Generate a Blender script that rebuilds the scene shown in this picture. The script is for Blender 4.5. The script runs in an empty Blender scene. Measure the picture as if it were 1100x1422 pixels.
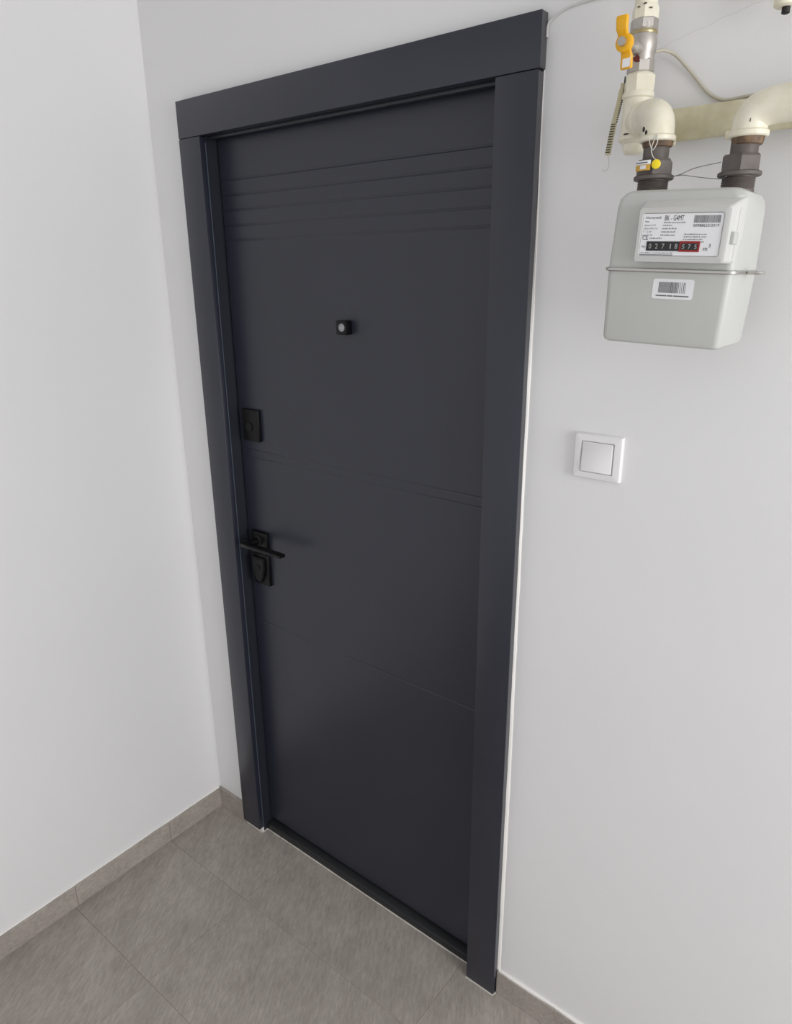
import bpy, bmesh, math, random
from mathutils import Vector, Matrix
random.seed(7)
S = bpy.context.scene
COL = S.collection

# ------------------------------------------------------------------ camera
cam_d = bpy.data.cameras.new('camera'); cam = bpy.data.objects.new('camera', cam_d); COL.objects.link(cam)
r_ = (0.7846792, 0.6198469, -0.0082655); u_ = (-0.1922844, 0.2560501, 0.9473463); f_ = (-0.5893261, 0.7417736, -0.3201041)
cam.matrix_world = Matrix(((r_[0], u_[0], -f_[0], 1.69895), (r_[1], u_[1], -f_[1], -1.16621), (r_[2], u_[2], -f_[2], 1.71225), (0, 0, 0, 1)))
cam_d.sensor_fit = 'HORIZONTAL'; cam_d.sensor_width = 36; cam_d.lens = 976.04 / 1100 * 36
cam_d.clip_start = 0.02
S.camera = cam

# ------------------------------------------------------------------ light
W = bpy.data.worlds.new('stairwell_daylight'); S.world = W; W.use_nodes = True
bg = W.node_tree.nodes['Background']; bg.inputs[0].default_value = (0.97, 0.98, 1.0, 1); bg.inputs[1].default_value = 0.74

def area(name, loc, target, sx, sy, power, color=(1, 1, 1)):
    l = bpy.data.lights.new(name, 'AREA'); l.shape = 'RECTANGLE'; l.size = sx; l.size_y = sy; l.energy = power; l.color = color
    o = bpy.data.objects.new(name, l); COL.objects.link(o); o.location = loc
    o.rotation_euler = (Vector(target) - Vector(loc)).to_track_quat('-Z', 'Y').to_euler()
    return o
# the stairwell window to the right of the landing
area('window_daylight', (4.0, -0.80, 1.60), (0.3, -0.55, 1.25), 1.2, 1.5, 47, (1.0, 1.0, 1.0))

vs = S.view_settings; vs.view_transform = 'Standard'; vs.look = 'None'; vs.gamma = 1; vs.use_curve_mapping = False
vs.exposure = 0.07

# ------------------------------------------------------------------ materials
def srgb(r, g, b):
    f = lambda c: (c / 255 / 12.92) if c / 255 <= 0.04045 else ((c / 255 + 0.055) / 1.055) ** 2.4
    return (f(r), f(g), f(b), 1)

def mat(name, col, rough=0.5, metal=0.0, spec=0.5, noise=None, bump=None, col2=None, coat=0):
    m = bpy.data.materials.new(name); m.use_nodes = True; nt = m.node_tree; N = nt.nodes; L = nt.links
    b = N['Principled BSDF']; b.inputs['Base Color'].default_value = col; b.inputs['Roughness'].default_value = rough
    b.inputs['Metallic'].default_value = metal; b.inputs['Specular IOR Level'].default_value = spec; b.inputs['Coat Weight'].default_value = coat
    tc = N.new('ShaderNodeTexCoord')
    if noise:
        t = N.new('ShaderNodeTexNoise'); t.inputs['Scale'].default_value = noise[0]; t.inputs['Detail'].default_value = 6
        L.new(tc.outputs['Object'], t.inputs['Vector'])
        r = N.new('ShaderNodeValToRGB'); r.color_ramp.elements[0].position = noise[1]; r.color_ramp.elements[1].position = noise[2]
        r.color_ramp.elements[0].color = col; r.color_ramp.elements[1].color = col2
        L.new(t.outputs['Fac'], r.inputs['Fac']); L.new(r.outputs['Color'], b.inputs['Base Color'])
    if bump:
        t2 = N.new('ShaderNodeTexNoise'); t2.inputs['Scale'].default_value = bump[0]; t2.inputs['Detail'].default_value = 4
        L.new(tc.outputs['Object'], t2.inputs['Vector'])
        bp = N.new('ShaderNodeBump'); bp.inputs['Strength'].default_value = bump[1]; bp.inputs['Distance'].default_value = bump[2]
        L.new(t2.outputs['Fac'], bp.inputs['Height']); L.new(bp.outputs['Normal'], b.inputs['Normal'])
    return m

M = {}
M['paint'] = mat('white_wall_paint', (0.785, 0.778, 0.782, 1), 0.65, spec=0.3, noise=(1.7, 0.35, 0.7), col2=(0.808, 0.802, 0.804, 1), bump=(160, 0.10, 0.002))
M['ceiling'] = mat('ceiling_paint', (0.8, 0.8, 0.8, 1), 0.8, bump=(90, 0.05, 0.002))
M['anthracite'] = mat('anthracite_membrane', (0.0175, 0.0195, 0.0325, 1), 0.36, spec=0.6, noise=(5, 0.3, 0.75), col2=(0.0205, 0.0225, 0.0365, 1), bump=(900, 0.12, 0.0006))
M['litedge'] = mat('grey_lit_edge', (0.082, 0.082, 0.090, 1), 0.45, bump=(400, 0.1, 0.0005))  # paler grey with the glancing light on the trim sides painted in
M['crack'] = mat('hairline_plaster', (0.68, 0.67, 0.67, 1), 0.8, bump=(300, 0.2, 0.0005))
M['frame'] = mat('anthracite_steel', (0.020, 0.022, 0.030, 1), 0.36, bump=(700, 0.08, 0.0004))
M['seam'] = mat('pale_edge_strip', (0.075, 0.092, 0.115, 1), 0.4, bump=(300, 0.3, 0.001))
M['threshold'] = mat('dark_threshold', (0.019, 0.020, 0.022, 1), 0.5, bump=(500, 0.1, 0.0005))
M['black'] = mat('black_satin_metal', (0.0025, 0.0025, 0.003, 1), 0.42, spec=0.28, bump=(600, 0.05, 0.0004))
M['chrome'] = mat('peephole_ring', (0.34, 0.34, 0.35, 1), 0.4, 0.5, bump=(200, 0.03, 0.0005))
M['glass'] = mat('peephole_glass', (0.30, 0.31, 0.32, 1), 0.2, spec=0.8, bump=(100, 0.02, 0.0003))
M['caulk'] = mat('white_caulk', (0.84, 0.82, 0.79, 1), 0.5, bump=(130, 0.4, 0.002))
M['sillcaulk'] = mat('soiled_sealant', (0.60, 0.57, 0.52, 1), 0.6, bump=(130, 0.4, 0.002))
M['grout'] = mat('grey_grout', srgb(150, 141, 132), 0.9, bump=(400, 0.3, 0.001))
M['switch'] = mat('white_switch_plastic', (0.82, 0.81, 0.82, 1), 0.3, spec=0.5, bump=(80, 0.02, 0.0005))
M['meter'] = mat('meter_grey_paint', srgb(194, 195, 191), 0.42, noise=(14, 0.3, 0.8), col2=srgb(189, 190, 185), bump=(300, 0.08, 0.0006))
M['index'] = mat('index_housing_plastic', srgb(200, 200, 197), 0.4, bump=(200, 0.04, 0.0005))
M['label'] = mat('white_label', srgb(236, 236, 238), 0.35, bump=(200, 0.02, 0.0003))
M['ink'] = mat('black_print', (0.02, 0.02, 0.022, 1), 0.6, bump=(200, 0.02, 0.0003))
M['greyink'] = mat('grey_print', (0.16, 0.16, 0.17, 1), 0.6, bump=(200, 0.02, 0.0003))
M['fineink'] = mat('fine_grey_print', (0.30, 0.30, 0.31, 1), 0.6, bump=(200, 0.02, 0.0003))
M['red'] = mat('red_counter_frame', srgb(150, 22, 26), 0.4, bump=(200, 0.02, 0.0003))
M['digit'] = mat('white_digits', (0.42, 0.42, 0.41, 1), 0.5, bump=(200, 0.02, 0.0003))
M['rim'] = mat('steel_rim', (0.55, 0.54, 0.51, 1), 0.3, 0.85, bump=(150, 0.05, 0.0005))
M['cream'] = mat('cream_pipe_paint', srgb(226, 219, 196), 0.38, noise=(55, 0.30, 0.52), col2=srgb(232, 227, 208), bump=(120, 0.15, 0.0015))
M['creamdirty'] = mat('soiled_cream_paint', srgb(190, 182, 150), 0.5, noise=(26, 0.35, 0.62), col2=srgb(214, 207, 180), bump=(120, 0.2, 0.0015))
M['steel'] = mat('nickel_valve', (0.46, 0.43, 0.40, 1), 0.45, 0.8, noise=(60, 0.3, 0.7), col2=(0.54, 0.51, 0.47, 1), bump=(120, 0.05, 0.0005))
M['brass'] = mat('brass_band', (0.45, 0.38, 0.22, 1), 0.35, 0.8, bump=(120, 0.05, 0.0005))
M['yellow'] = mat('yellow_handle_paint', srgb(238, 176, 20), 0.35, bump=(90, 0.05, 0.0008))
M['sealyellow'] = mat('yellow_seal_plastic', srgb(240, 214, 30), 0.35, bump=(90, 0.05, 0.0008))
M['gold'] = mat('gold_seal_band', srgb(205, 160, 60), 0.35, bump=(90, 0.05, 0.0008))
M['maroon'] = mat('maroon_tape', srgb(108, 44, 40), 0.5, bump=(90, 0.05, 0.0008))
M['nut'] = mat('dark_malleable_iron', srgb(104, 97, 92), 0.55, 0.1, noise=(70, 0.3, 0.7), col2=srgb(88, 80, 77), bump=(160, 0.2, 0.001))
M['rust'] = mat('thread_sealant', srgb(128, 104, 78), 0.6, noise=(80, 0.35, 0.6), col2=srgb(84, 64, 48), bump=(200, 0.3, 0.001))
M['wire'] = mat('seal_wire', (0.28, 0.27, 0.26, 1), 0.4, 0.5, bump=(90, 0.05, 0.0004))
M['string'] = mat('pale_string', (0.62, 0.6, 0.56, 1), 0.7, bump=(90, 0.05, 0.0004))
M['cable'] = mat('soiled_cable', srgb(188, 182, 166), 0.5, bump=(90, 0.1, 0.0005))
M['whitecable'] = mat('painted_wire', (0.66, 0.65, 0.64, 1), 0.6, bump=(90, 0.1, 0.0005))
M['rubber'] = mat('black_mark', (0.012, 0.011, 0.010, 1), 0.6, bump=(90, 0.1, 0.0005))

def tile_material(name, dark):
    m = bpy.data.materials.new(name); m.use_nodes = True; nt = m.node_tree; N = nt.nodes; L = nt.links; b = N['Principled BSDF']
    tc = N.new('ShaderNodeTexCoord'); oi = N.new('ShaderNodeObjectInfo')
    mul = N.new('ShaderNodeMath'); mul.operation = 'MULTIPLY'; mul.inputs[1].default_value = 37.0; L.new(oi.outputs['Random'], mul.inputs[0])
    add = N.new('ShaderNodeVectorMath'); add.operation = 'ADD'; L.new(tc.outputs['Object'], add.inputs[0]); L.new(mul.outputs[0], add.inputs[1])
    mp = N.new('ShaderNodeMapping'); mp.vector_type = 'TEXTURE'; mp.inputs['Rotation'].default_value = (0, 0, math.radians(120)); mp.inputs['Scale'].default_value = (4.0, 1.0, 1.0)
    L.new(add.outputs[0], mp.inputs['Vector'])
    st = N.new('ShaderNodeTexNoise'); st.inputs['Scale'].default_value = 150; st.inputs['Detail'].default_value = 7; st.inputs['Roughness'].default_value = 0.7; L.new(mp.outputs[0], st.inputs['Vector'])
    mp2 = N.new('ShaderNodeMapping'); mp2.vector_type = 'TEXTURE'; mp2.inputs['Rotation'].default_value = (0, 0, math.radians(118)); mp2.inputs['Scale'].default_value = (1.7, 1.0, 1.0)
    L.new(add.outputs[0], mp2.inputs['Vector'])
    cl = N.new('ShaderNodeTexNoise'); cl.inputs['Scale'].default_value = 17; cl.inputs['Detail'].default_value = 5; L.new(mp2.outputs[0], cl.inputs['Vector'])
    r1 = N.new('ShaderNodeValToRGB'); r1.color_ramp.elements[0].position = 0.30; r1.color_ramp.elements[1].position = 0.74
    d = dark
    r1.color_ramp.elements[0].color = (0.345 * d, 0.309 * d, 0.276 * d, 1); r1.color_ramp.elements[1].color = (0.435 * d, 0.393 * d, 0.355 * d, 1)
    L.new(cl.outputs['Fac'], r1.inputs['Fac'])
    r2 = N.new('ShaderNodeValToRGB'); r2.color_ramp.elements[0].position = 0.28; r2.color_ramp.elements[1].position = 0.75
    r2.color_ramp.elements[0].color = (0.34, 0.34, 0.34, 1); r2.color_ramp.elements[1].color = (0.66, 0.655, 0.645, 1)
    L.new(st.outputs['Fac'], r2.inputs['Fac'])
    mx = N.new('ShaderNodeMix'); mx.data_type = 'RGBA'; mx.blend_type = 'OVERLAY'; mx.inputs[0].default_value = 0.75
    L.new(r1.outputs['Color'], mx.inputs[6]); L.new(r2.outputs['Color'], mx.inputs[7]); L.new(mx.outputs[2], b.inputs['Base Color'])
    b.inputs['Roughness'].default_value = 0.55
    bp = N.new('ShaderNodeBump'); bp.inputs['Strength'].default_value = 0.08; bp.inputs['Distance'].default_value = 0.002
    L.new(st.outputs['Fac'], bp.inputs['Height']); L.new(bp.outputs['Normal'], b.inputs['Normal'])
    return m
M['tile'] = tile_material('brushed_greige_tile', 0.95)
M['skirting'] = tile_material('brushed_greige_skirting', 1.0)

# ------------------------------------------------------------------ mesh helpers
def finish(bm, smooth=None):
    bmesh.ops.recalc_face_normals(bm, faces=bm.faces)
    if smooth is not None:
        for f in bm.faces: f.smooth = True
        for e in bm.edges:
            if len(e.link_faces) == 2 and e.calc_face_angle(0) > math.radians(smooth): e.smooth = False

def off(root):
    v = Vector((0, 0, 0))
    while root is not None: v += Vector(root.location); root = root.parent
    return v

def obj(name, bm, material, parent=None, smooth=None, label=None, centre=False):
    """world-space bmesh -> one mesh object; under a parent it is shifted so that parent offsets cancel"""
    finish(bm, smooth)
    o = off(parent)
    loc = Vector((0, 0, 0))
    if centre:
        lo = Vector([min(v.co[i] for v in bm.verts) for i in range(3)]); hi = Vector([max(v.co[i] for v in bm.verts) for i in range(3)])
        c = (lo + hi) / 2; loc = c - o; o = c
    bmesh.ops.translate(bm, verts=bm.verts, vec=-o)
    me = bpy.data.meshes.new(name); bm.to_mesh(me); bm.free()
    if material: me.materials.append(M[material])
    ob = bpy.data.objects.new(name, me); COL.objects.link(ob); ob.parent = parent; ob.location = loc
    if label: ob['label'] = label
    return ob

def empty(name, loc, label=None, cat=None, kind=None, group=None):
    e = bpy.data.objects.new(name, None); COL.objects.link(e); e.location = loc; e.empty_display_size = 0.05
    return tag(e, label, cat, kind, group)

def tag(o, label=None, cat=None, kind=None, group=None):
    if label: o['label'] = label
    if cat: o['category'] = cat
    if kind: o['kind'] = kind
    if group: o['group'] = group
    return o

def box(bm, x0, x1, y0, y1, z0, z1, bev=0, seg=2):
    vs = [bm.verts.new((x, y, z)) for x in (x0, x1) for y in (y0, y1) for z in (z0, z1)]
    fs = [bm.faces.new([vs[i] for i in q]) for q in ((0, 1, 3, 2), (4, 6, 7, 5), (0, 4, 5, 1), (2, 3, 7, 6), (0, 2, 6, 4), (1, 5, 7, 3))]
    if bev:
        es = list({e for f in fs for e in f.edges})
        bmesh.ops.bevel(bm, geom=es, offset=bev, segments=seg, profile=0.5, affect='EDGES')
    return vs

def B(*a, **k):
    bm = bmesh.new(); box(bm, *a, **k); return bm

def frame_of(d):
    d = Vector(d).normalized(); a = Vector((0, 0, 1)) if abs(d.z) < 0.9 else Vector((1, 0, 0))
    u = d.cross(a).normalized(); return u, d.cross(u).normalized(), d

def tube(bm, pts, rad, n=16, caps=True, flat=1.0):
    pts = [Vector(p) for p in pts]; rad = rad if isinstance(rad, (list, tuple)) else [rad] * len(pts)
    u = None; rings = []
    for i, p in enumerate(pts):
        d = (pts[min(i + 1, len(pts) - 1)] - pts[max(i - 1, 0)]).normalized()
        if u is None: u, v, _ = frame_of(d)
        else:
            u = (u - d * u.dot(d)).normalized(); v = d.cross(u)
        rings.append([bm.verts.new(p + (u * math.cos(t) + v * math.sin(t) * flat) * rad[i]) for t in [2 * math.pi * k / n for k in range(n)]])
    for a, b in zip(rings, rings[1:]):
        for k in range(n): bm.faces.new((a[k], a[(k + 1) % n], b[(k + 1) % n], b[k]))
    if caps: bm.faces.new(rings[0][::-1]); bm.faces.new(rings[-1])
    return bm

def lathe(bm, base, axis, prof, n=28, rot=0.0, caps=True):
    """prof: list of (radius, distance along axis)"""
    u, v, d = frame_of(axis); base = Vector(base); rings = []
    for r, h in prof:
        rings.append([bm.verts.new(base + d * h + (u * math.cos(t) + v * math.sin(t)) * r) for t in [rot + 2 * math.pi * k / n for k in range(n)]])
    for a, b in zip(rings, rings[1:]):
        for k in range(n): bm.faces.new((a[k], a[(k + 1) % n], b[(k + 1) % n], b[k]))
    if caps: bm.faces.new(rings[0][::-1]); bm.faces.new(rings[-1])
    return bm

def rrect(cx, cy, hw, hd, r, n=6):
    out = []
    for sx, sy, a0 in ((1, 1, 0), (-1, 1, 90), (-1, -1, 180), (1, -1, 270)):
        for k in range(n + 1):
            a = math.radians(a0 + 90 * k / n)
            out.append((cx + sx * (hw - r) + r * math.cos(a), cy + sy * (hd - r) + r * math.sin(a)))
    return out

def loft(bm, secs):
    """secs: list of rings of 3D points of equal length"""
    rings = [[bm.verts.new(p) for p in s] for s in secs]
    n = len(rings[0])
    for a, b in zip(rings, rings[1:]):
        for k in range(n): bm.faces.new((a[k], a[(k + 1) % n], b[(k + 1) % n], b[k]))
    bm.faces.new(rings[0][::-1]); bm.faces.new(rings[-1])
    return bm

def spline(pts, n=8):
    pts = [Vector(p) for p in pts]; P = [pts[0] * 2 - pts[1]] + pts + [pts[-1] * 2 - pts[-2]]; out = []
    for i in range(1, len(P) - 2):
        for k in range(n):
            t = k / n; a, b, c, d = P[i - 1:i + 3]
            out.append(0.5 * ((2 * b) + (c - a) * t + (2 * a - 5 * b + 4 * c - d) * t * t + (3 * b - a - 3 * c + d) * t ** 3))
    out.append(pts[-1]); return out

DG = None
def lettering(text, x, y, z, size, material, parent, width=None, name='lettering'):
    """flat print facing -y; (x, z) is the lower left corner"""
    cu = bpy.data.curves.new('t', 'FONT'); cu.body = text; cu.size = size; cu.resolution_u = 2
    ob = bpy.data.objects.new('t', cu); COL.objects.link(ob)
    me = bpy.data.meshes.new_from_object(ob.evaluated_get(bpy.context.evaluated_depsgraph_get()))
    bpy.data.objects.remove(ob); bpy.data.curves.remove(cu)
    bm = bmesh.new(); bm.from_mesh(me); bpy.data.meshes.remove(me)
    if not bm.verts: return
    w = max(v.co.x for v in bm.verts); sx = (width / w) if width else 1
    for v in bm.verts: v.co = Vector((x + v.co.x * sx, y, z + v.co.y))
    return obj(name, bm, material, parent)

# ------------------------------------------------------------------ the setting
XL, XR, H, HD, WL, WR, T = 0.1378, 1.0844, 2.10, 0.080, 0.0780, 0.0788, 0.020
IL, IR, IT = XL + WL, XR - WR, H - HD            # inner edges of the trim
XMAX, YMIN, ZC = 3.4, -3.0, 2.75
FB = 0.034                                        # depth of the frame shadow gap behind the trim

bm = bmesh.new()                                  # back wall with the door opening
OL, OR_, OT = XL + 0.03, XR - 0.03, H - 0.03
box(bm, -0.15, OL, 0, 0.15, -0.05, ZC); box(bm, OR_, XMAX, 0, 0.15, -0.05, ZC); box(bm, OL, OR_, 0, 0.15, OT, ZC)
wall = tag(obj('wall_back', bm, 'paint'), 'white painted wall around the dark door', kind='structure')
wl = tag(obj('wall_left', B(-0.15, 0, YMIN, 0, -0.05, ZC), 'paint'), 'white painted side wall left of the door', kind='structure')
# the side wall runs very slightly out of square
ce = tag(obj('ceiling', B(-0.15, XMAX, YMIN, 0.15, ZC, ZC + 0.1), 'ceiling'), 'white ceiling above the landing', kind='structure')
fl = tag(obj('floor', B(-0.15, XMAX, YMIN, 0.15, -0.06, -0.0008), 'grout'), 'grey brushed stone-look tile floor of the landing', kind='structure')

def hairline(pts):
    obj('hairline_crack', tube(bmesh.new(), [p + Vector((random.uniform(-.0012, .0012), 0, random.uniform(-.0012, .0012))) for p in spline(pts, 10)], 0.00028, 5), 'crack', wall)
hairline([(1.268, 0, 2.020), (1.33, 0, 2.036), (1.40, 0, 2.052), (1.50, 0, 2.062)])
# floor tiles, 60 x 30 laid in a straight grid
gx, gy, px, py, j = 0.370, -0.2135, 0.605, 0.3175, 0.0007
tile_cache = {}
for iy in range(-8, 1):
    for ix in range(-1, 5):
        x0, x1 = gx + ix * px, gx + (ix + 1) * px; y0, y1 = gy + iy * py, gy + (iy + 1) * py
        x0, x1, y0, y1 = max(x0, 0.0) + j, min(x1, XMAX) - j, max(y0, YMIN) + j, min(y1, 0.014 if iy == 0 else 9) - j
        if x1 - x0 < 0.02 or y1 - y0 < 0.02: continue
        key = (round(x1 - x0, 4), round(y1 - y0, 4)); c = Vector(((x0 + x1) / 2, (y0 + y1) / 2, -0.006))
        if key not in tile_cache:
            t = obj('tile', B(x0, x1, y0, y1, -0.012, 0.0, bev=0.0005, seg=1), 'tile', fl, centre=True); tile_cache[key] = t
        else:
            t = tile_cache[key].copy(); COL.objects.link(t); t.parent = fl
        t.location = c + Vector((0, 0, random.uniform(-0.0003, 0.0003)))

HB, TB = 0.070, 0.009
bl = empty('baseboard_left', (0, 0, 0), 'grey tile baseboard along the left wall', kind='structure')
yj = [-TB, -0.2105, -0.522, -0.84, -1.15, -1.46, -1.77, -2.08, -2.4, -2.7, -3.0]
for a, b in zip(yj, yj[1:]):
    obj('skirting_tile', B(0.0, TB + random.uniform(-.0006, .0006), b + 0.0009, a - 0.0009, 0, HB + random.uniform(-.0012, .0012), bev=0.0008, seg=1), 'skirting', bl, centre=True)
obj('joint_grout', B(0.0, TB - 0.0016, YMIN, -TB, 0, HB - 0.001), 'grout', bl)
obj('caulk_bead', tube(bmesh.new(), [(0.001, -y, HB + 0.0005 + random.uniform(-.0006, .0006)) for y in [0.01 + 0.05 * k for k in range(59)]], [0.0035 + random.uniform(-.0008, .0008) for k in range(59)], 6), 'caulk', bl, 60)
bb = empty('baseboard_back', (0.07, 0, 0), 'grey tile baseboard piece between corner and door trim', kind='structure')
obj('skirting_tile', B(0.0012, XL, -TB, 0, 0, HB, bev=0.0008, seg=1), 'skirting', bb, centre=True)
obj('corner_grout', tube(bmesh.new(), [(TB - 0.0005, -TB + 0.0005, 0.002), (TB - 0.0005, -TB + 0.0005, HB * 0.55), (TB * 0.6, -TB * 0.6, HB - 0.002)], [0.0028, 0.0022, 0.0015], 6), 'grout', bb)
br = empty('baseboard_right', (1.5, 0, 0), 'grey tile baseboard right of the door below the meter wall', kind='structure')
xj = [XR + 0.001, 1.66, 2.27, 2.87, XMAX]
for a, b in zip(xj, xj[1:]):
    obj('skirting_tile', B(a + 0.0009, b - 0.0009, -TB, 0, 0, HB, bev=0.0008, seg=1), 'skirting', br, centre=True)
obj('caulk_bead', tube(bmesh.new(), [(XR + 0.004 + 0.05 * k, -0.0015, HB + 0.001 + random.uniform(-.0008, .0008)) for k in range(46)], [0.005 + random.uniform(-.0012, .0012) for k in range(46)], 8), 'caulk', br, 60)

# ------------------------------------------------------------------ the door
door = empty('door_1', ((XL + XR) / 2, 0, 0), 'anthracite steel entrance door with wide flat trim and black fittings', kind='structure')
ZL = 0.020                                        # the left trim board stops just above the tiles
obj('trim_board', B(XL, IL, -T, 0, ZL, IT - 0.0008, bev=0.0009), 'anthracite', door, 30)
obj('trim_board', B(IR, XR, -T, 0, 0.0, IT - 0.0008, bev=0.0009), 'anthracite', door, 30)
obj('trim_board', B(XL, XR + 0.0015, -T, 0, IT + 0.0008, H, bev=0.0009), 'anthracite', door, 30)
obj('lit_edge', B(XR - 0.0002, XR + 0.0006, -T + 0.0010, -0.0005, 0.055, IT - 0.003), 'litedge', door, None, 'lighter grey edge of the right trim board')  # added strips: light grazing the right-facing trim sides, put into their colour
obj('lit_edge', B(XR + 0.0013, XR + 0.0021, -T + 0.0010, -0.0005, IT + 0.0025, H - 0.001), 'litedge', door, None, 'lighter grey end of the head trim board')
for a, b in ((XL + 0.0012, IL - 0.0012), (IR + 0.0012, XR - 0.0012)):
    obj('joint_backing', B(a, b, -T + 0.0030, -0.0002, IT - 0.003, IT + 0.003), 'black', door)
LY, LT = 0.030, 0.05                              # leaf front plane and thickness
LX0, LX1, LZ0, LZ1 = IL + 0.0030, IR - 0.0030, 0.040, IT - 0.002
bm = bmesh.new()                                  # steel frame with a stop behind the leaf
for a, b, st in ((OL, IL - 0.001, 1), (IR + 0.001, OR_, -1)):
    box(bm, a, b, -0.002, 0.14, 0, OT)
box(bm, IL - 0.01, IL + 0.02, LY + LT + 0.002, 0.14, 0, OT); box(bm, IR - 0.02, IR + 0.01, LY + LT + 0.002, 0.14, 0, OT)
box(bm, IL - 0.001, IR + 0.001, -0.002, 0.14, IT + 0.003, OT); box(bm, IL, IR, LY + LT + 0.002, 0.14, IT - 0.03, OT)
obj('frame', bm, 'frame', door)
obj('frame_lip', B(IL + 0.001, IR - 0.001, 0.004, 0.016, IT - 0.0055, IT + 0.004, bev=0.0012), 'frame', door, 30)
obj('edge_strip', B(IL - 0.0012, IL + 0.0006, -0.0050, -0.0025, ZL, IT - 0.012), 'seam', door)  # thin paler grey-blue strip along the left inner trim edge
bm = bmesh.new(); box(bm, IL, IR, 0.013, 0.09, 0, 0.026, bev=0.003); box(bm, IL, IR, 0.05, 0.1, 0.0, 0.05)
obj('threshold', bm, 'threshold', door, 30)

# leaf: a profile of the face with routed grooves, swept across the width
grooves = [(1.9285, 0.0013, 0.0030), (1.8950, 0.0013, 0.0030), (1.8620, 0.0013, 0.0030), (1.8275, 0.0013, 0.0030), (1.7945, 0.0013, 0.0030),
           (1.272, 0.0010, 0.0032), (1.250, 0.0010, 0.0032), (0.760, 0.0006, 0.0032)]
prof = [(LZ1, 0.0)]
for z, dep, w in grooves: prof += [(z + w, 0.0), (z + w * 0.25, dep), (z - w * 0.25, dep), (z - w, 0.0)]
prof.append((LZ0, 0.0))
bm = bmesh.new(); ra = [bm.verts.new((LX0, LY + d, z)) for z, d in prof]; rb = [bm.verts.new((LX1, LY + d, z)) for z, d in prof]
for k in range(len(prof) - 1): bm.faces.new((ra[k], rb[k], rb[k + 1], ra[k + 1]))
bk = [bm.verts.new(c) for c in ((LX0, LY + LT, LZ1), (LX1, LY + LT, LZ1), (LX1, LY + LT, LZ0), (LX0, LY + LT, LZ0))]
bm.faces.new(bk); bm.faces.new((ra[0], bk[0], bk[1], rb[0])); bm.faces.new((ra[-1], rb[-1], bk[2], bk[3]))
bm.faces.new(ra + [bk[3], bk[0]]); bm.faces.new(rb[::-1] + [bk[1], bk[2]])
obj('leaf', bm, 'anthracite', door)

# peephole
pp = obj('peephole', B(0.5985, 0.6285, 0.010, LY + 0.001, 1.5870, 1.6170, bev=0.002), 'black', door, 30)
obj('peephole_ring', lathe(bmesh.new(), (0.6165, 0.0101, 1.6025), (0, -1, 0), [(0.0085, 0), (0.0085, 0.0012), (0.0068, 0.0016), (0.0060, 0.0008)]), 'chrome', pp, 30, 'grey metal ring')
obj('lens', lathe(bmesh.new(), (0.6165, 0.0095, 1.6025), (0, -1, 0), [(0.0060, 0), (0.0045, 0.0012), (0.0022, 0.0019), (0.0004, 0.0021)]), 'glass', pp, 40, 'small glass lens')
# upper lock plate
lp = obj('lock_plate', B(0.2400, 0.3030, 0.020, LY + 0.001, 1.2990, 1.3830, bev=0.0025), 'black', door, 30)
obj('lock_cover', lathe(bmesh.new(), (0.268, 0.0205, 1.337), (0, -1, 0), [(0.013, 0), (0.013, 0.003), (0.011, 0.0042)]), 'black', lp, 30)
# handle
hp = obj('handle_rosette', B(0.2400, 0.3030, 0.018, LY + 0.001, 0.9860, 1.0440, bev=0.0025), 'black', door, 30)
obj('lever_neck', lathe(bmesh.new(), (0.2715, 0.019, 1.020), (0, -1, 0), [(0.016, 0), (0.016, 0.004), (0.0105, 0.007), (0.0095, 0.042)]), 'black', hp, 30)
secs = []
for x, hy, hz, yo in ((0.2590, 0.0085, 0.0036, 0), (0.2620, 0.0105, 0.0048, 0), (0.30, 0.0108, 0.0048, 0), (0.36, 0.0105, 0.0045, 0.001), (0.404, 0.0105, 0.0042, 0.002), (0.4135, 0.0100, 0.0040, 0.002), (0.4150, 0.0088, 0.0030, 0.002)):
    secs.append([(x, c - 0.0265 + yo, d + 1.0205) for c, d in rrect(0, 0, hy, hz, min(hz, hy) * 0.35, 2)])
obj('lever', loft(bmesh.new(), secs), 'black', hp, 40)
cp = obj('cylinder_plate', B(0.2400, 0.3030, 0.020, LY + 0.001, 0.8860, 0.9800, bev=0.0025), 'black', door, 30)
sh = [(-0.023, 0.036), (0.023, 0.036), (0.024, 0.005), (0.017, -0.022), (0.006, -0.038), (-0.006, -0.038), (-0.017, -0.022), (-0.024, 0.005)]
obj('cylinder_guard', loft(bmesh.new(), [[(0.2715 + a * s, y, 0.934 + b * s) for a, b in sh] for y, s in ((0.0205, 1.0), (0.0120, 1.0), (0.0085, 0.86))]), 'black', cp, 25)
obj('key_cylinder', lathe(bmesh.new(), (0.2715, 0.0088, 0.941), (0, -1, 0), [(0.0095, 0), (0.0095, 0.0018), (0.008, 0.0024)]), 'black', cp, 30)

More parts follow.
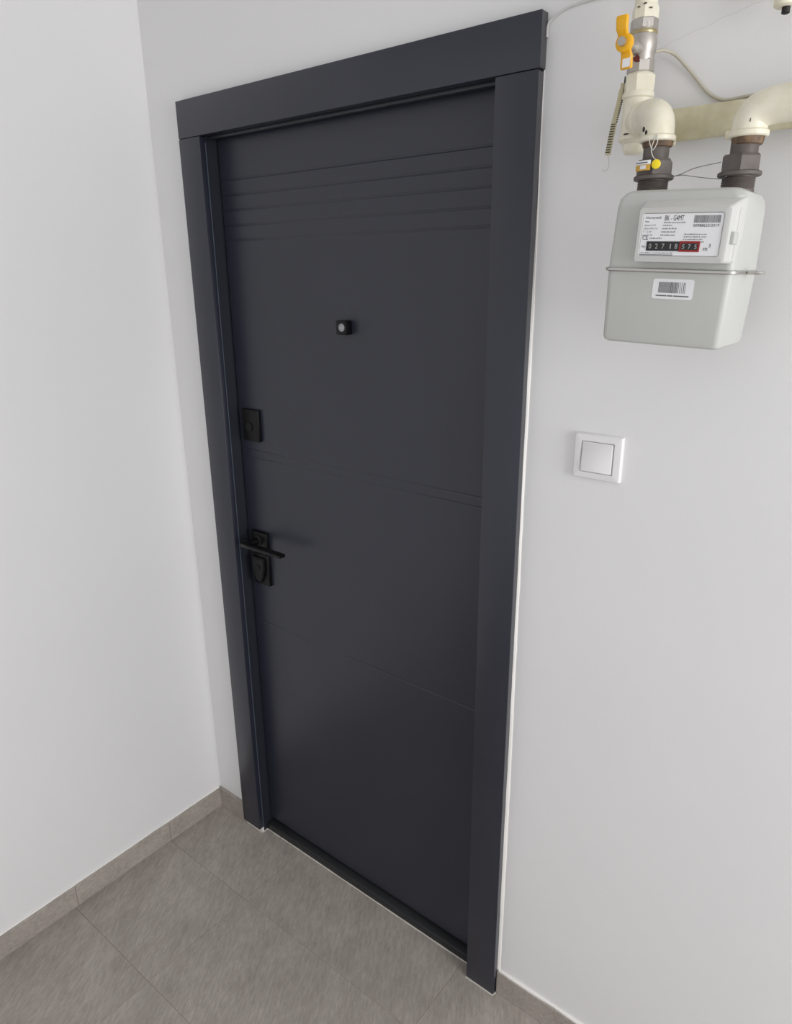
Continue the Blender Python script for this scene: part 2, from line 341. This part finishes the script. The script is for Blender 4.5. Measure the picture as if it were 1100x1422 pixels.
# sealant around the door
bm = bmesh.new()
zz = [0.07 + 0.03 * k for k in range(68)]
secs = []
for z in zz:
    w = 0.0062 + 0.0016 * math.sin(z * 3.1 + 0.5) + random.uniform(-.0006, .0006)
    if z > 1.62: w *= max(0.12, 1 - (z - 1.62) * 3.0)
    y0 = (-0.0050 + random.uniform(-.0008, .0008)) * (1 if z < 1.62 else max(0.3, 1 - (z - 1.62) * 3))
    secs.append([(XR - 0.0005, 0.0005, z), (XR - 0.0005, y0, z), (XR + w * 0.35, y0 * 0.62, z), (XR + w * 0.8, -0.0022, z), (XR + w, 0.0005, z)])
loft(bm, secs)
obj('side_sealant', bm, 'caulk', door, 60, 'white sealant bead beside the right trim')
bm = bmesh.new()
tube(bm, [(IL + 0.002 + (IR - IL - 0.004) * k / 40, 0.0125, 0.0008 + random.uniform(-.0004, .0006)) for k in range(41)], [0.0019 + random.uniform(-.0006, .0006) for k in range(41)], 6)
obj('sill_sealant', bm, 'sillcaulk', door, 60, 'white sealant line under the threshold')
bm = bmesh.new(); box(bm, XL + 0.001, IL - 0.001, -T + 0.012, 0, 0, ZL)
obj('foot_filler', bm, 'caulk', door)
bm = bmesh.new()
tube(bm, [(XL + 0.002 + (WL - 0.004) * k / 8, -T + 0.0105, 0.0016) for k in range(9)], 0.0024, 6); tube(bm, [(IL, -T + 0.0105, 0.001), (IL, 0.012, 0.001)], 0.0022, 6)
tube(bm, [(IR - 0.001, 0.012, 0.0005), (IR - 0.001, -T - 0.0005, 0.0005), (XR, -T - 0.0005, 0.0005), (XR + 0.0015, -TB - 0.001, 0.0005)], 0.0022, 6)
obj('foot_sealant', bm, 'sillcaulk', door, 60)

# ------------------------------------------------------------------ light switch
sw = empty('light_switch', (1.2305, 0, 1.4045), 'white square single light switch on the wall under the gas meter', 'light switch')
cx, cz = 1.2305, 1.4045
def plate(yh):  # (y, half size, r)
    return loft(bmesh.new(), [[(cx + a * 1.03, y, cz + b * 0.95) for a, b in rrect(0, 0, h, h, r, 4)] for y, h, r in yh])
obj('cover_frame', plate(((0, 0.0425, 0.002), (-0.0055, 0.0425, 0.002), (-0.0085, 0.0408, 0.002), (-0.0092, 0.0385, 0.002), (-0.0095, 0.0296, 0.0012), (-0.0050, 0.0288, 0.001))), 'switch', sw, 40)
bm = loft(bmesh.new(), [[(cx + a, y + (b * 0.055), cz + b * 0.95) for a, b in rrect(0, 0, h, h, r, 3)] for y, h, r in ((-0.003, 0.0278, 0.001), (-0.0104, 0.0278, 0.001), (-0.0112, 0.0266, 0.001))])
obj('rocker', bm, 'switch', sw, 40)
# ------------------------------------------------------------------ gas meter
MX, MY, BY = 1.3760, -0.1150, -0.1275
gm = empty('gas_meter', (MX, MY, 1.716), 'light grey domestic gas meter hanging from two dark union nuts', 'gas meter')
def body(secs, r=0.020):
    return loft(bmesh.new(), [[(a, b, z) for a, b in rrect(MX, BY + dy, hw, hd, rr, 7)] for z, hw, hd, rr, dy in secs])
obj('lower_housing', body([(1.6180, 0.0650, 0.0450, 0.006, 0), (1.6186, 0.0730, 0.0530, 0.007, 0), (1.6212, 0.0772, 0.0570, 0.008, 0), (1.6260, 0.0790, 0.0585, 0.0085, 0), (1.7130, 0.0815, 0.0610, 0.0095, 0)]), 'meter', gm, 25)
obj('upper_housing', body([(1.7150, 0.0815, 0.0610, 0.0095, 0), (1.7900, 0.0795, 0.0595, 0.0095, 0), (1.8020, 0.0780, 0.0575, 0.010, 0), (1.8085, 0.0745, 0.0540, 0.014, 0), (1.8120, 0.0680, 0.0480, 0.012, 0), (1.8130, 0.0560, 0.038, 0.010, 0)]), 'meter', gm, 25)
bm = body([(1.7116, 0.0838, 0.0632, 0.0115, 0), (1.7128, 0.0850, 0.0643, 0.012, 0), (1.7154, 0.0850, 0.0643, 0.012, 0), (1.7166, 0.0838, 0.0632, 0.0115, 0)])
for s in (-1, 1):
    c = Vector((MX + s * 0.0945, BY - 0.004, 1.7140))
    tube(bm, [c + Vector((math.cos(t) * 0.0095, math.sin(t) * 0.0075, 0)) for t in [2 * math.pi * k / 16 for k in range(17)]], 0.0022, 8)
obj('clamp_rim', bm, 'rim', gm, 40, 'shiny steel clamp rim with end loops')
# index housing
x0, x1, z0, z1, yf, yb = 1.3395, 1.4480, 1.7245, 1.7880, -0.2120, -0.186
fr = lambda dx0, dx1, dz0, dz1, y, r: [(a, y, b) for a, b in rrect((x0 + dx0 + x1 + dx1) / 2, (z0 + dz0 + z1 + dz1) / 2, (x1 + dx1 - x0 - dx0) / 2, (z1 + dz1 - z0 - dz0) / 2, r, 4)]
ih = obj('index_housing', loft(bmesh.new(), [fr(-0.004, 0.0085, -0.001, 0.0150, -0.172, 0.004), fr(-0.004, 0.0085, -0.001, 0.0130, -0.180, 0.004), fr(-0.001, 0.002, 0, 0.001, yf + 0.0012, 0.004), fr(0, 0, 0, 0, yf, 0.0035), fr(0.0040, -0.0050, 0.0070, -0.0055, yf, 0.003), fr(0.0048, -0.0058, 0.0078, -0.0063, yf + 0.0022, 0.0025)]), 'index', gm, 35)
for k in range(3):
    yy = -0.190 - 0.006 * k; xs = x1 + 0.0085 - 0.0065 * (k + 1.3) / 3.6
    obj('side_rib', B(xs - 0.003, xs + 0.0010, yy - 0.0011, yy + 0.0011, z0 + 0.002, z1 + 0.001 - 0.002 * k, bev=0.0005, seg=1), 'index', gm)
obj('side_clip', B(x1 + 0.0025, x1 + 0.0078, -0.205, -0.186, z0 + 0.022, z0 + 0.036, bev=0.001), 'meter', gm, 30)
yl = yf + 0.0012
lb = obj('rating_plate', B(x0 + 0.0050, x1 - 0.0060, yl, yl + 0.0006, z0 + 0.0080, z1 - 0.0065), 'label', gm, None, 'white printed rating plate')
yt = yl - 0.00025
P = lambda *a, **k: lettering(*a, **k)
P('Honeywell', 1.3475, yt, 1.7755, 0.0042, 'ink', lb, width=0.0195)
P('BK - G4MT', 1.3715, yt, 1.7733, 0.0088, 'ink', lb, width=0.0240)
def print_line(x, z, width, h=0.0019):      # a line of print too small to read
    bm = bmesh.new(); x1_ = x + width
    while x < x1_:
        w = random.uniform(0.0006, 0.0022); hh = h * random.uniform(0.6, 1.0)
        bm.faces.new([bm.verts.new(c) for c in ((x, yt, z), (min(x + w, x1_), yt, z), (min(x + w, x1_), yt, z + hh), (x, yt, z + hh))]); x += w + random.uniform(0.0003, 0.0008)
    obj('fine_print', bm, 'fineink', lb)
print_line(1.3475, 1.7715, 0.0055); print_line(1.3715, 1.7703, 0.0260, 0.0016)
for k, (t, w) in enumerate((('Qmax 6 m³/h', .0145), ('Qmin 0,04 m³/h', .0175), ('V  1,2 dm³', .0115), ('pmax 0,5 bar', .0135))): P(t, 1.3470 - 0.0004 * k, yt, 1.7670 - 0.0038 * k, 0.0032, 'greyink', lb, width=w)
for k, w in enumerate((0.0115, 0.0175, 0.0175, 0.0175)): print_line(1.3708 - 0.0006 * k, 1.7670 - 0.0038 * k, w)
P('CE', 1.3462, yt, 1.7508, 0.0070, 'ink', lb, width=0.0075)
print_line(1.3555, 1.7518, 0.0160)
bm = bmesh.new()
x = 1.4078
random.seed(3)
while x < 1.4382:
    w = random.choice((0.0003, 0.0004, 0.0006)); box(bm, x, x + w, yt, yt + 0.0002, 1.7705, 1.7790); x += w + random.choice((0.0004, 0.0006))
obj('barcode', bm, 'greyink', lb)
P('00988623/2019', 1.4075, yt, 1.7660, 0.0046, 'ink', lb, width=0.0305)
for k in range(4): print_line(1.3985 - 0.0003 * k, 1.7567 - 0.0029 * k, (0.0265, .0275, .0235, .0255)[k], 0.0015)
P('No', 1.3465, yt, 1.7415, 0.0040, 'greyink', lb, width=0.0050)
P('m', 1.4232, yt, 1.7385, 0.0075, 'ink', lb, width=0.0054)
P('3', 1.4292, yt, 1.7425, 0.0056, 'ink', lb, width=0.0026)
print_line(1.3455, 1.7347, 0.042, 0.0013)
obj('plate_rule', B(1.3450, 1.3875, yt, yt + 0.0002, 1.7328, 1.7334), 'ink', lb)
cz0, cz1 = 1.7378, 1.7490
cw = obj('counter_window', B(1.3530, 1.3950, yt - 0.0004, yt + 0.0004, cz0, cz1), 'ink', gm, None, 'black counter window with white digits')
rw = obj('decimal_window', B(1.3946, 1.4190, yt - 0.0006, yt + 0.0004, cz0 - 0.0008, cz1 + 0.0004), 'red', gm, None, 'red framed decimal digits')
obj('decimal_slot', B(1.3968, 1.4168, yt - 0.0008, yt, cz0 + 0.0016, cz1 - 0.0020), 'ink', rw)
for k, d in enumerate('02718'): P(d, 1.3560 + 0.0082 * k, yt - 0.0007, cz0 + 0.0026, 0.0086, 'digit', cw, width=0.0036, name='digit')
for k, d in enumerate('575'): P(d, 1.3978 + 0.0074 * k, yt - 0.0011, cz0 + 0.0026, 0.0078, 'digit', rw, width=0.0034, name='digit')
# bar code sticker on the lower housing
def on_lower(x, z, d=0.0):   # a point on the slanted front of the lower housing
    t = (z - 1.6260) / (1.7130 - 1.6260); return (x, BY - (0.0585 + 0.0025 * t) - d, z)
st = [(a, b) for a, b in rrect(1.3868, 1.6915, 0.0262, 0.0125, 0.003, 4)]
stk = obj('barcode_sticker', loft(bmesh.new(), [[on_lower(a, b, d) for a, b in st] for d in (-0.0004, 0.0004)]), 'label', gm, None, 'white barcode sticker')
bm = bmesh.new(); x = 1.3685
random.seed(11)
while x < 1.4040:
    w = random.choice((0.0006, 0.0009, 0.0014) if x > 1.383 else (0.0005, 0.0006))
    q = [on_lower(x, 1.6865, 0.0006), on_lower(x + w, 1.6865, 0.0006), on_lower(x + w, 1.7000, 0.0006), on_lower(x, 1.7000, 0.0006)]
    bm.faces.new([bm.verts.new(c) for c in q]); x += w + (random.choice((0.0005, 0.0010, 0.0016)) if x > 1.383 else 0.0004)
obj('barcode', bm, 'greyink', stk)
for k, (a, b) in enumerate(((1.3660, 1.3800), (1.3808, 1.3880), (1.3890, 1.4085))):
    bm = bmesh.new(); bm.faces.new([bm.verts.new(on_lower(c, d, 0.0006)) for c, d in ((a, 1.6822), (b, 1.6822), (b, 1.6838), (a, 1.6838))]); obj('code_line', bm, 'greyink', stk)
# connection stubs on top of the meter
PL, PR = 1.3155, 1.4260
for xx in (PL, PR):
    pr = [(0.0205, 0.0)]
    for k in range(6): pr += [(0.0205, 0.0025 + k * 0.0026), (0.0193, 0.0038 + k * 0.0026)]
    obj('threaded_port', lathe(bmesh.new(), (xx, MY, 1.8115), (0, 0, 1), pr + [(0.0193, 0.020)]), 'nut', gm, 40, 'dark threaded connection stub')
gm.rotation_euler = (0, math.radians(2.2), 0)

# ------------------------------------------------------------------ union nuts
ca, sa = math.cos(math.radians(2.2)), math.sin(math.radians(2.2))
def tilt(x, z):                                   # follow the hang of the meter
    dx, dz = x - MX, z - 1.716; return MX + dx * ca + dz * sa, 1.716 - dx * sa + dz * ca
ports = []
for xx, lab in ((PL, 'dark hexagonal union nut on the meter inlet, beside the yellow seal'), (PR, 'dark hexagonal union nut on the meter outlet at the right')):
    nx, nz = tilt(xx, 1.8320); ports.append((nx, nz))
    n = empty('union_nut', (nx, MY, nz), lab, 'pipe nut', group='union nuts above the gas meter')
    obj('collar', lathe(bmesh.new(), (nx, MY, nz - 0.003), (0, 0, 1), [(0.0245, 0), (0.0262, 0.0012), (0.0262, 0.0048), (0.0245, 0.006)]), 'nut', n, 40)
    obj('hexagon', lathe(bmesh.new(), (nx, MY, nz + 0.003), (0, 0, 1), [(0.0250, 0), (0.0250, 0.0165), (0.0225, 0.0195), (0.0170, 0.0195)], 6, 0.25), 'nut', n, 25)
(nLx, nLz), (nRx, nRz) = ports

# ------------------------------------------------------------------ inlet pipework
VX, VY = 1.2625, -0.0500
ip = empty('inlet_gas_pipe', (VX, VY, 1.89), 'cream painted gas inlet tee and elbow left above the meter', 'gas pipe')
def elbow(a, c, b, r, n=12):
    """bend from a to b around control c"""
    a, b, c = Vector(a), Vector(b), Vector(c); return [(a * (1 - t) ** 2 + c * 2 * t * (1 - t) + b * t * t) for t in [k / n for k in range(n + 1)]]
bm = bmesh.new()
lathe(bm, (VX, VY, 1.8930), (0, 0, 1), [(0.0205, 0), (0.0225, 0.002), (0.0225, 0.006), (0.0200, 0.008), (0.0200, 0.054), (0.0220, 0.056), (0.0220, 0.0615), (0.0205, 0.0635)])
obj('tee', bm, 'cream', ip, 40)
obj('tee_neck', lathe(bmesh.new(), (VX, VY, 1.9550), (0, 0, 1), [(0.0205, 0), (0.0212, 0.010), (0.0212, 0.021), (0.0190, 0.0235), (0.0165, 0.0255)], 8, 0.2), 'cream', ip, 30)
obj('plug', lathe(bmesh.new(), (VX + 0.001, VY, 1.8755), (0, 0, 1), [(0.008, 0), (0.013, 0.001), (0.0155, 0.004), (0.0162, 0.008), (0.0165, 0.014), (0.0195, 0.016), (0.0195, 0.0185)]), 'cream', ip, 40, 'rounded plug below the tee')
d = Vector((nLx - VX, MY - VY, 0)).normalized()
obj('branch_socket', lathe(bmesh.new(), Vector((VX, VY, 1.9170)) + d * 0.008, d, [(0.0195, 0), (0.0195, 0.018), (0.0228, 0.020), (0.0228, 0.027), (0.020, 0.029)]), 'cream', ip, 40)
z_e = nLz + 0.0440
pe = elbow(Vector((VX, VY, 1.9170)) + d * 0.034, (nLx, MY, 1.9185), (nLx, MY, z_e + 0.012), 0.02)
bm = tube(bmesh.new(), pe + [Vector((nLx, MY, z_e + 0.006))], 0.0212, 24)
lathe(bm, (nLx, MY, z_e), (0, 0, 1), [(0.0222, 0), (0.0238, 0.0014), (0.0238, 0.0062), (0.0214, 0.0082)])
obj('elbow', bm, 'cream', ip, 40)
obj('nipple', lathe(bmesh.new(), (nLx, MY, nLz + 0.020), (0, 0, 1), [(0.0168, 0), (0.0168, 0.024), (0.0160, 0.026)]), 'nut', ip, 40, 'dark iron nipple under the elbow')
obj('thread_sealant', lathe(bmesh.new(), (nLx + 0.001, MY, z_e - 0.007), (0, 0, 1), [(0.0172, 0), (0.0190, 0.001), (0.0205, 0.007)], 18), 'rust', ip, 40, 'brown thread sealant ring')
# chipped paint marks
def chip(root, c, sx, sz, n, material='rubber', depth=0.0006):
    nrm = Vector(n).normalized(); u = Vector((0, 0, 1)).cross(nrm).normalized(); v = nrm.cross(u)
    k = 9; pts = [(math.cos(2 * math.pi * i / k) * sx * random.uniform(.6, 1.1), math.sin(2 * math.pi * i / k) * sz * random.uniform(.6, 1.1)) for i in range(k)]
    bm = loft(bmesh.new(), [[Vector(c) + u * a + v * b + nrm * h for a, b in pts] for h in (-depth, depth)])
    return obj('paint_chip', bm, material, root)
cd = (Vector(cam.location) - Vector((1.3, -0.1, 1.9))).normalized(); ch = Vector((cd.x, cd.y, 0)).normalized()
chip(ip, Vector((VX, VY, 1.9010)) + Vector((ch.x * 0.6 - 0.42 * ch.y * -1, ch.y, 0)).normalized() * 0.0203, 0.0060, 0.0012, (ch.x, ch.y, 0), depth=0.0012)
chip(ip, Vector((nLx, MY, z_e + 0.0150)) + Vector((-0.75, -0.85, 0)).normalized() * 0.0213, 0.0030, 0.0042, (-0.75, -0.85, 0))
chip(ip, Vector((nLx, MY, z_e + 0.0110)) + Vector((-0.45, -1, 0)).normalized() * 0.0216, 0.0016, 0.0030, (-0.45, -1, 0))
chip(ip, Vector((VX, VY, 1.9725)) + Vector((-0.80, -0.60, 0)).normalized() * 0.0208, 0.0016, 0.0050, (-0.8, -0.6, 0))

# ------------------------------------------------------------------ shut-off valve and riser
rp = empty('riser_gas_pipe', (VX, VY, 2.045), 'cream painted vertical gas pipe rising above the yellow valve', 'gas pipe')
obj('pipe', lathe(bmesh.new(), (VX, VY, 2.0620), (0, 0, 1), [(0.0152, 0), (0.0152, 0.60)]), 'cream', rp, 40)
obj('coupling', lathe(bmesh.new(), (VX, VY, 2.0440), (0, 0, 1), [(0.0178, 0), (0.0178, 0.0130), (0.0165, 0.0165), (0.0150, 0.0200)], 8, 0.3), 'cream', rp, 30)
for k in range(3):
    a = 4.5 + 0.5 * k; chip(rp, (VX + math.cos(a) * 0.0172, VY + math.sin(a) * 0.0172, 2.0575 + 0.003 * math.sin(k * 2.1)), 0.0030, 0.0011, (math.cos(a), math.sin(a), 0), 'rust')
bv = empty('ball_valve', (VX, VY, 1.98), 'nickel ball valve with yellow butterfly handle on the gas pipe', 'valve')
obj('valve_body', lathe(bmesh.new(), (VX, VY, 1.9850), (0, 0, 1), [(0.0165, 0), (0.0165, 0.003), (0.0172, 0.005), (0.0172, 0.018), (0.0188, 0.021), (0.0196, 0.030), (0.0188, 0.040), (0.0176, 0.043), (0.0176, 0.0540), (0.0160, 0.0560)], 24), 'steel', bv, 30)
obj('hex_collar', lathe(bmesh.new(), (VX, VY, 1.9800), (0, 0, 1), [(0.0180, 0), (0.0186, 0.001), (0.0186, 0.0135), (0.0176, 0.0155)], 8, 0.25), 'steel', bv, 20)
obj('hex_collar', lathe(bmesh.new(), (VX, VY, 2.0320), (0, 0, 1), [(0.0180, 0), (0.0188, 0.001), (0.0188, 0.0115), (0.0178, 0.013)], 8, 0.25), 'steel', bv, 20)
obj('brass_band', lathe(bmesh.new(), (VX, VY, 2.0255), (0, 0, 1), [(0.0182, 0), (0.0190, 0.0010), (0.0190, 0.0045), (0.0182, 0.0055)]), 'brass', bv, 40)
mk = chip(bv, Vector((VX, VY, 1.9945)) + Vector((0.02, -1, 0)).normalized() * 0.0182, 0.0062, 0.0058, (0.02, -1, 0), 'maroon', 0.0008); mk.name = 'maroon_mark'
hd = Vector((-0.08, -1.0, 0)).normalized()        # the stem points out from the wall
sc = Vector((VX, VY, 2.0075))
obj('stem', lathe(bmesh.new(), sc + hd * 0.015, hd, [(0.0085, 0), (0.0085, 0.012), (0.0055, 0.014), (0.0055, 0.0500)], 16), 'steel', bv, 40)
hu = Vector((0, 0, 1)).cross(hd).normalized()
hc = sc + hd * 0.0570
def hpt(a, b, c): return hc + hu * a + Vector((0, 0, 1)) * b + hd * c
secs = []
# handle hub, seen as a disc around the stem
obj('handle_hub', lathe(bmesh.new(), hc - hd * 0.0075, hd, [(0.0105, 0), (0.0118, 0.001), (0.0118, 0.0080), (0.0098, 0.0095), (0.0060, 0.0095)], 20), 'yellow', bv, 40, 'yellow hub of the handle')
obj('handle_bolt', lathe(bmesh.new(), hc + hd * 0.0018, hd, [(0.0052, 0), (0.0052, 0.0035), (0.0040, 0.0045)], 6), 'steel', bv, 30)
for sgn in (1, -1):
    sec = []
    for tt, w, th, oy in ((0.005, 0.0080, 0.0030, 0.0), (0.0105, 0.0072, 0.0030, 0.004), (0.0145, 0.0080, 0.0032, 0.0075), (0.027, 0.0084, 0.0032, 0.0085), (0.0300, 0.0078, 0.0026, 0.0085)):
        sec.append([hpt(a - 0.0015 * sgn, sgn * tt, b + (oy if sgn > 0 else -oy * 0.9) - 0.003) for a, b in rrect(0, 0, w, th, th * 0.7, 3)])
    wg = obj('handle_wing', loft(bmesh.new(), sec), 'yellow', bv, 40)
    if sgn < 0:
        bm = bmesh.new(); bm.faces.new([bm.verts.new(hpt(a + 0.0015, b, -0.0068)) for a, b in ((-0.0045, -0.013), (0.0070, -0.013), (0.0070, -0.0285), (-0.0045, -0.0285))])
        obj('handle_sticker', bm, 'label', wg, None, 'white sticker on the lower wing')

# ------------------------------------------------------------------ bracket and outlet
bk = empty('meter_bracket', (1.38, -0.02, 1.89), 'soiled cream flat bracket bar on the wall behind the elbows', 'bracket')
obj('bar', B(1.268, 1.640, -0.030, -0.022, 1.8905, 1.9330, bev=0.0015), 'creamdirty', bk, 30)
for xx in (1.300, 1.385, 1.56):
    obj('lug', lathe(bmesh.new(), (xx, -0.034, 1.8900), (1, 0, 0), [(0.004, 0), (0.006, 0.001), (0.006, 0.016), (0.004, 0.017)], 14), 'creamdirty', bk, 40)
for xx in (1.34, 1.50):
    obj('wall_spacer', B(xx - 0.012, xx + 0.012, -0.0225, 0.0, 1.900, 1.924, bev=0.001), 'creamdirty', bk, 30)
op = empty('outlet_gas_pipe', (nRx, MY, 1.88), 'cream painted elbow and gas pipe leaving the meter to the right', 'gas pipe')
z_r = nRz + 0.0415
zt = 1.9055
nNx, nRx = nRx + 0.002, nRx + 0.0045
pe = elbow((nRx, MY, z_r + 0.012), (nRx, MY, zt), (nRx + 0.034, MY, zt), 0.02)
bm = tube(bmesh.new(), [Vector((nRx, MY, z_r + 0.006))] + pe + [Vector((nRx + 0.066, MY, zt))], 0.0212, 24)
lathe(bm, (nRx, MY, z_r), (0, 0, 1), [(0.0222, 0), (0.0238, 0.0014), (0.0238, 0.0062), (0.0214, 0.0082)])
lathe(bm, (nRx + 0.062, MY, zt), (1, 0, 0), [(0.0214, 0), (0.0238, 0.0014), (0.0238, 0.0062), (0.0222, 0.0082)])
obj('elbow', bm, 'cream', op, 40)
obj('pipe', lathe(bmesh.new(), (nRx + 0.068, MY, zt), (1, 0, 0), [(0.0165, 0), (0.0165, 0.5)]), 'cream', op, 40)
obj('nipple', lathe(bmesh.new(), (nNx, MY, nRz + 0.018), (0, 0, 1), [(0.0165, 0), (0.0165, 0.022), (0.0160, 0.026)]), 'nut', op, 40, 'dark iron nipple under the elbow')
obj('thread_sealant', lathe(bmesh.new(), (nRx, MY, z_r - 0.0085), (0, 0, 1), [(0.0170, 0), (0.0182, 0.001), (0.0195, 0.0085)], 18), 'rust', op, 40, 'brown thread sealant ring')
chip(op, Vector((nRx, MY, z_r + 0.0170)) + Vector((0.25, -1, 0)).normalized() * 0.0213, 0.0006, 0.0030, (0.25, -1, 0))

# ------------------------------------------------------------------ seal, wires, ties, cables
cf = Vector((0.25, -1, 0)).normalized(); cs = Vector((1, 0.25, 0)).normalized()
sd = Vector((nLx + 0.0045, MY, nLz + 0.0140)) + cf * 0.0265
sl = empty('seal_tag', sd, 'yellow round seal with gold paper band on the inlet union nut', 'seal')
obj('seal_disc', lathe(bmesh.new(), sd - cf * 0.001, cf, [(0.0052, 0), (0.0058, 0.0006), (0.0058, 0.0028), (0.0050, 0.0034)], 20), 'sealyellow', sl, 40)
ring = []
for k in range(11):
    t = k / 10; a = -0.2 - 2.4 * t
    ring.append(Vector((nLx + 0.0035, MY - 0.004, nLz + 0.0135)) + cs * (-0.0050 - 0.0195 * t) + cf * (0.0235 - 0.010 * t * t))
for nm, za, zb, mm in (('paper_band', 0.0012, 0.0062, 'label'), ('gold_band', -0.0062, 0.0010, 'gold')):
    secs = [[p + Vector((0, 0, za)), p + Vector((0, 0, zb)), p + Vector((0, 0, zb)) + cf * 0.0012, p + Vector((0, 0, za)) + cf * 0.0012] for p in ring]
    obj(nm, loft(bmesh.new(), secs), mm, sl, 60)
secs = [[p + Vector((0, 0, -0.0045)) + cf * 0.0012, p + Vector((0, 0, 0.0002)) + cf * 0.0012, p + Vector((0, 0, 0.0002)) + cf * 0.0016, p + Vector((0, 0, -0.0045)) + cf * 0.0016] for p in ring[3:8]]
obj('white_patch', loft(bmesh.new(), secs), 'label', sl, 60)
obj('dark_stripe', loft(bmesh.new(), [[p + Vector((0, 0, 0.0030)) + cf * 0.0011, p + Vector((0, 0, 0.0040)) + cf * 0.0011, p + Vector((0, 0, 0.0040)) + cf * 0.0016, p + Vector((0, 0, 0.0030)) + cf * 0.0016] for p in ring[2:]]), 'ink', sl, 60)
e0 = Vector((nLx - 0.006, MY, z_e)) + cf * 0.0245
tag(obj('seal_string', tube(bmesh.new(), spline([e0 + Vector((-0.003, 0, 0.004)), e0 + Vector((0.0, 0, -0.006)), e0 + Vector((0.004, 0, -0.012)), e0 + Vector((0.009, 0, -0.003)), e0 + Vector((0.007, 0, 0.006)), e0 + Vector((0.002, 0, -0.010)), e0 + Vector((0.005, 0, -0.020)), sd + Vector((0, 0, 0.005))]), 0.0006, 6), 'string', None, 60), 'thin pale string tied from the inlet elbow to the yellow seal', 'string')
nRx -= 0.0045
a = Vector((nLx, MY, nLz)) + Vector((0.0262, -0.002, 0.0)); b = Vector((nRx, MY, nRz)) + Vector((-0.0255, -0.004, 0.0))
bm = tube(bmesh.new(), spline([a, a + Vector((0.010, -0.001, 0.0015)), (a + b) / 2 + Vector((0, 0, 0.010)), b + Vector((0, -0.004, 0.0150)), b + Vector((0.006, -0.014, 0.0145))]), 0.00055, 6)
tube(bm, spline([a, a + Vector((0.014, -0.001, 0.0005)), (a + b) / 2 + Vector((0, 0, -0.0005)), b + Vector((0.002, -0.004, -0.0040)), b + Vector((0.016, -0.018, -0.0035))]), 0.00055, 6)
tag(obj('seal_wire', bm, 'wire', None, 60), 'thin steel seal wire strung between the two union nuts', 'wire')

# toothed cable tie hanging beside the tee
t0 = spline([(VX - 0.0205, VY - 0.008, 1.9700), (VX - 0.0240, VY - 0.008, 1.9450), (VX - 0.0300, VY - 0.008, 1.9150), (VX - 0.0355, VY - 0.008, 1.8780)], 10)
ct = empty('cable_tie', (t0[-1].x, t0[-1].y, t0[-1].z), 'cream toothed cable tie strap hanging left of the pipe tee', 'cable tie')
sv = Vector((0.78, 0.62, 0)); sn = Vector((0.62, -0.78, 0))
obj('strap', loft(bmesh.new(), [[p - sv * w - sn * 0.0008, p + sv * w - sn * 0.0008, p + sv * w + sn * 0.0008, p - sv * w + sn * 0.0008] for p, w in [(p, 0.0042 if i > 3 else 0.0030) for i, p in enumerate(t0)]]), 'creamdirty', ct, 60)
bm = bmesh.new()
N_ = 34
for k in range(N_):
    f = k / (N_ - 1); i = f * (len(t0) - 1); q = t0[min(int(i), len(t0) - 2)].lerp(t0[min(int(i) + 1, len(t0) - 1)], i - int(i))
    right = f < 0.62
    c = q + (sv * 0.0030 if right else sv * -0.0012) + sn * 0.0009
    hw = 0.0014 if right else 0.0032
    loft(bm, [[c - sv * hw + Vector((0, 0, dz)) + sn * h for dz in (-0.0005, 0.0005)] + [c + sv * hw + Vector((0, 0, dz)) + sn * h for dz in (0.0009, -0.0001)] for h in (-0.0004, 0.0006)])
o = obj('teeth', bm, 'rubber', ct, None, 'row of dark teeth'); o['kind'] = 'stuff'
tl = t0[-1]
obj('tail_string', tube(bmesh.new(), spline([tl, tl + Vector((0.003, 0, -0.008)), tl + Vector((0.002, 0, -0.018)), tl + Vector((-0.003, 0, -0.0215)), tl + Vector((-0.006, 0, -0.0195))]), 0.0006, 6), 'string', ct, 60)

# cable from the valve along the wall
bm = tube(bmesh.new(), spline([(VX + 0.012, -0.034, 2.0080), (1.2830, -0.020, 2.0110), (1.2960, -0.008, 2.0050), (1.3200, -0.004, 1.9800), (1.3470, -0.0035, 1.9510), (1.3690, -0.004, 1.9400), (1.3950, -0.004, 1.9405), (1.4250, -0.004, 1.9400), (1.4600, -0.004, 1.9300), (1.62, -0.004, 1.925)]), 0.0022, 8)
gc = tag(obj('wall_cable', bm, 'cable', None, 60), 'thin soiled cable drooping along the wall behind the pipes', 'cable')
bm = tube(bmesh.new(), spline([(XR + 0.004, -0.004, 2.065), (XR + 0.0045, -0.003, 2.082), (XR + 0.012, -0.0015, 2.090), (1.118, -0.0010, 2.0985), (1.150, -0.0010, 2.1015), (1.20, -0.0012, 2.1020), (1.30, -0.001, 2.108)]), 0.0021, 8)
tag(obj('wall_wire', bm, 'whitecable', None, 60), 'thin white wire on the wall from the door trim corner', 'wire')

# pipe end at the right edge
cx2 = 1.4350
cl = empty('pipe_drop', (cx2, -0.03, 2.02), 'cream pipe end with dark tip at the upper right edge', 'gas pipe')
obj('pipe', lathe(bmesh.new(), (cx2, -0.03, 2.0310), (0, 0, 1), [(0.010, 0), (0.0125, 0.002), (0.0125, 0.60)], 20), 'cream', cl, 40)
obj('tip', lathe(bmesh.new(), (cx2 + 0.003, -0.03, 2.0230), (0, 0, 1), [(0.003, 0), (0.005, 0.001), (0.005, 0.0125)], 16), 'rubber', cl, 40, 'dark rubber tip')
